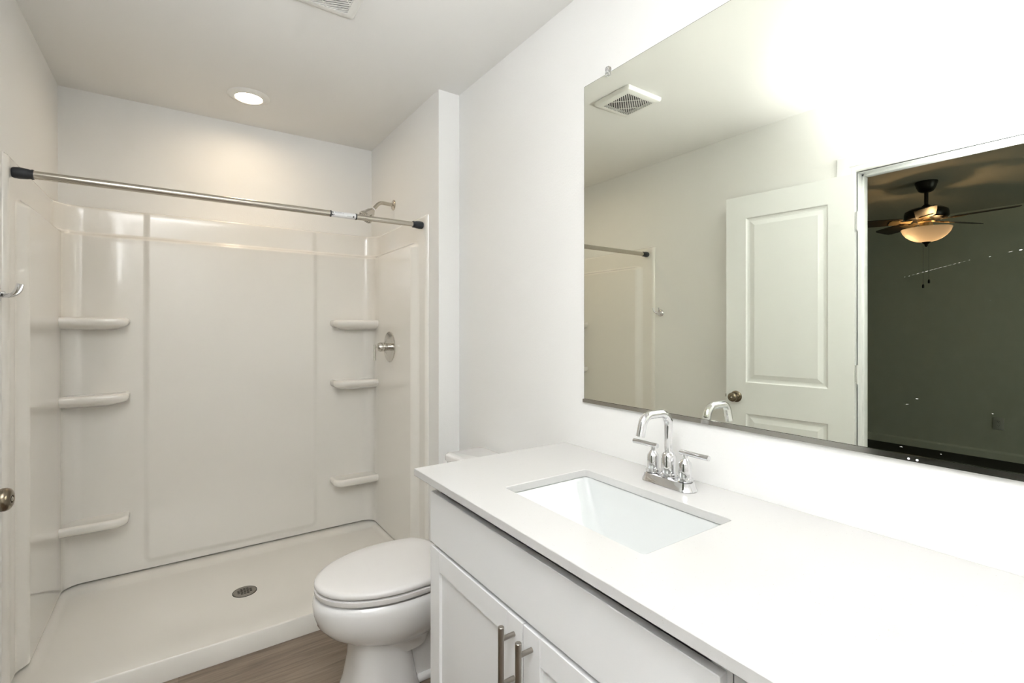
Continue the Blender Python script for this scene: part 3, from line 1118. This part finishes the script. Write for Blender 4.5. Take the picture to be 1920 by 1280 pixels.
for cy in (1.131, 0.02):
    b = MB()
    b.box((MX - 0.005, cy - 0.009, MZ1 - 0.010), (MX - 0.0008, cy + 0.009, MZ1 + 0.004), 0.0015)
    b.lathe([(0, 0), (0.010, 0.0), (0.010, 0.008), (0.008, 0.011), (0, 0.011)], 20, axis((WR - 0.0005, cy, MZ1 + 0.0115), (-1, 0, 0)))
    b.lathe([(0, 0.0112), (0.004, 0.0112), (0.0035, 0.013), (0, 0.013)], 12, axis((WR - 0.0005, cy, MZ1 + 0.0115), (-1, 0, 0)))
    b.build('mirror_clip', M_CLR, mr, 40)
# light flecks of the bedroom, put on the glass as pale coloured specks
F_, R_ = Vector((math.sin(YAW), math.cos(YAW), 0)), Vector((math.cos(YAW), -math.sin(YAW), 0))
random.seed(4)
b = MB()


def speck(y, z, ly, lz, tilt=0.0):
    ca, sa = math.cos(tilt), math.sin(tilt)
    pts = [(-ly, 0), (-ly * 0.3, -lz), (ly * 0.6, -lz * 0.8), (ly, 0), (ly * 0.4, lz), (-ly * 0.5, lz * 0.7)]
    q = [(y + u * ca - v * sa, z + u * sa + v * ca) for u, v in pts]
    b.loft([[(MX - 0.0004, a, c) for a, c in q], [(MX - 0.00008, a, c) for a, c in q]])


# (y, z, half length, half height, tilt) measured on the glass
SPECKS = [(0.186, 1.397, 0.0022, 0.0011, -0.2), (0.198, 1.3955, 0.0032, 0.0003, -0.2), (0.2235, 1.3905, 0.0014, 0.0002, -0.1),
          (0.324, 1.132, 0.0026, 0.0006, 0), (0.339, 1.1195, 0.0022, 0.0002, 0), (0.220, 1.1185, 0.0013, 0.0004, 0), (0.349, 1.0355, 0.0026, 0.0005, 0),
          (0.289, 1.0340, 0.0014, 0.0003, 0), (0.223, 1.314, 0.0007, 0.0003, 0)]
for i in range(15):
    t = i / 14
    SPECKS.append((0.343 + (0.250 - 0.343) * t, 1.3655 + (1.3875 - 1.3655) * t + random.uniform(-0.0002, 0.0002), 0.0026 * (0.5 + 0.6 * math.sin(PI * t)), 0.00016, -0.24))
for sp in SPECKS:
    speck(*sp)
flk = b.build('light_flecks', M_FLECK, mr, 0)
flk['kind'] = 'stuff'

# ------------------------------------------------------------------ bedroom ceiling fan
FNX, FNY = -2.61, 1.32
cf = thing('ceiling_fan', 'dark bronze ceiling fan with a lit amber bowl seen through the doorway in the mirror', 'ceiling fan', (FNX, FNY, ZC))
TF = Matrix.Translation((FNX, FNY, 0))
b = MB()
b.lathe([(0, 2.4395), (0.072, 2.4395), (0.073, 2.432), (0.062, 2.395), (0.048, 2.366), (0.03, 2.356), (0, 2.354)], 40, TF)
b.build('canopy', M_FAND, cf)
b = MB()
b.lathe([(0, 2.36), (0.0135, 2.36), (0.0135, 2.26), (0.030, 2.245), (0.036, 2.225), (0, 2.225)], 24, TF)
b.build('downrod', M_FAND, cf)
b = MB()
b.lathe([(0, 2.235), (0.05, 2.233), (0.11, 2.222), (0.135, 2.205), (0.140, 2.185), (0.140, 2.155), (0.130, 2.142), (0.09, 2.136), (0, 2.135)], 48, TF)
b.build('motor_housing', M_FAND, cf)
th0 = math.radians(-14.5)
for i in range(5):
    a = th0 + i * 2 * PI / 5
    Mb = TF @ Matrix.Rotation(a, 4, 'Z')
    b = MB()
    pr = [(0.165, 0.05), (0.18, 0.058), (0.34, 0.064), (0.50, 0.066), (0.525, 0.055), (0.535, 0.03)]
    pl = [(r, wv) for r, wv in pr] + [(r, -wv) for r, wv in reversed(pr)]
    tw = Matrix.Rotation(math.radians(-13), 4, 'X')
    b.loft([[(x, y, z) for x, y in pl] for z in (-0.003, 0.003)], M=Mb @ Matrix.Translation((0, 0, 2.132)) @ tw)
    bl = b.build('blade', M_BLADE, cf, 30)
    b = MB()
    for pp in ([(0.095, 0.028), (0.13, 0.018), (0.17, 0.016), (0.185, 0.042), (0.235, 0.044), (0.245, 0.02)],):
        q = [(x, y) for x, y in pp] + [(x, -y) for x, y in reversed(pp)]
        b.loft([[(x, y, z) for x, y in q] for z in (-0.009, -0.0035)], M=Mb @ Matrix.Translation((0, 0, 2.132)) @ tw)
    b.build('blade_bracket', M_BRASS, bl, 30)
b = MB()
b.lathe([(0, 2.136), (0.055, 2.136), (0.055, 2.118), (0.042, 2.112), (0.042, 2.078), (0.058, 2.072), (0.058, 2.066), (0, 2.066)], 36, TF)
b.build('light_fitter', M_BRASS, cf)
b = MB()
pf = [(0.002, 1.957), (0.03, 1.958), (0.065, 1.966), (0.10, 1.983), (0.13, 2.008), (0.15, 2.036), (0.160, 2.066)]
b.lathe(pf + [(0.157, 2.066)] + [(r - 0.003, z + 0.003) for r, z in reversed(pf[1:-1])], 48, TF, True, False)
lab(b.build('glass_bowl', M_BOWL, cf, 60), 'lit amber frosted glass bowl')
b = MB()
b.lathe([(0, 1.965), (0.028, 1.960), (0.030, 1.954), (0.018, 1.946), (0.010, 1.936), (0.011, 1.930), (0.006, 1.922), (0, 1.918)], 24, TF)
b.build('finial', M_FAND, cf)
for dx, dy, zl in ((0.012, -0.02, 1.645), (-0.008, 0.022, 1.610)):
    b = MB()
    b.tube([(FNX + dx, FNY + dy, 1.93), (FNX + dx, FNY + dy, zl)], 0.0009, 6)
    b.lathe([(0, -0.02), (0.007, -0.017), (0.0075, 0.0), (0.004, 0.012), (0, 0.014)], 14, Matrix.Translation((FNX + dx, FNY + dy, zl)))
    b.build('pull_chain', M_FAND, cf)
for k in range(2):
    ld = bpy.data.lights.new('fan_bulb', 'POINT')
    ld.energy = FAN_W
    ld.color = (1.0, 0.62, 0.30)
    ld.shadow_soft_size = 0.018
    lo = bpy.data.objects.new('fan_bulb', ld)
    COL.objects.link(lo)
    lo.location = (FNX + (0.05 if k else -0.05), FNY + (0.06 if k else -0.06), 2.03)

# ------------------------------------------------------------------ bedroom outlet
OX, OYY, OZZ = BX, 1.197, 0.350
ol = thing('wall_outlet', 'rectangular duplex wall outlet low on the dark bedroom wall', 'outlet', (OX, OYY, OZZ))
b = MB()
b.box((OX + 0.0005, OYY - 0.040, OZZ - 0.060), (OX + 0.006, OYY + 0.040, OZZ + 0.060), 0.003)
b.build('cover_plate', M_PLATE, ol, 30)
for s in (-1, 1):
    b = MB()
    b.lathe([(0, 0), (0.0165, 0), (0.0165, 0.002), (0, 0.002)], 20, axis((OX + 0.006, OYY, OZZ + s * 0.020), (1, 0, 0)))
    ro = b.build('receptacle', M_PLATE, ol, 30)
    b = MB()
    for dy in (-0.006, 0.006):
        b.box((OX + 0.0079, OYY + dy - 0.0012, OZZ + s * 0.020 - 0.001), (OX + 0.0085, OYY + dy + 0.0012, OZZ + s * 0.020 + 0.007))
    b.box((OX + 0.0079, OYY - 0.002, OZZ + s * 0.020 - 0.010), (OX + 0.0085, OYY + 0.002, OZZ + s * 0.020 - 0.006))
    b.build('slots', M_DARK, ro, 0)
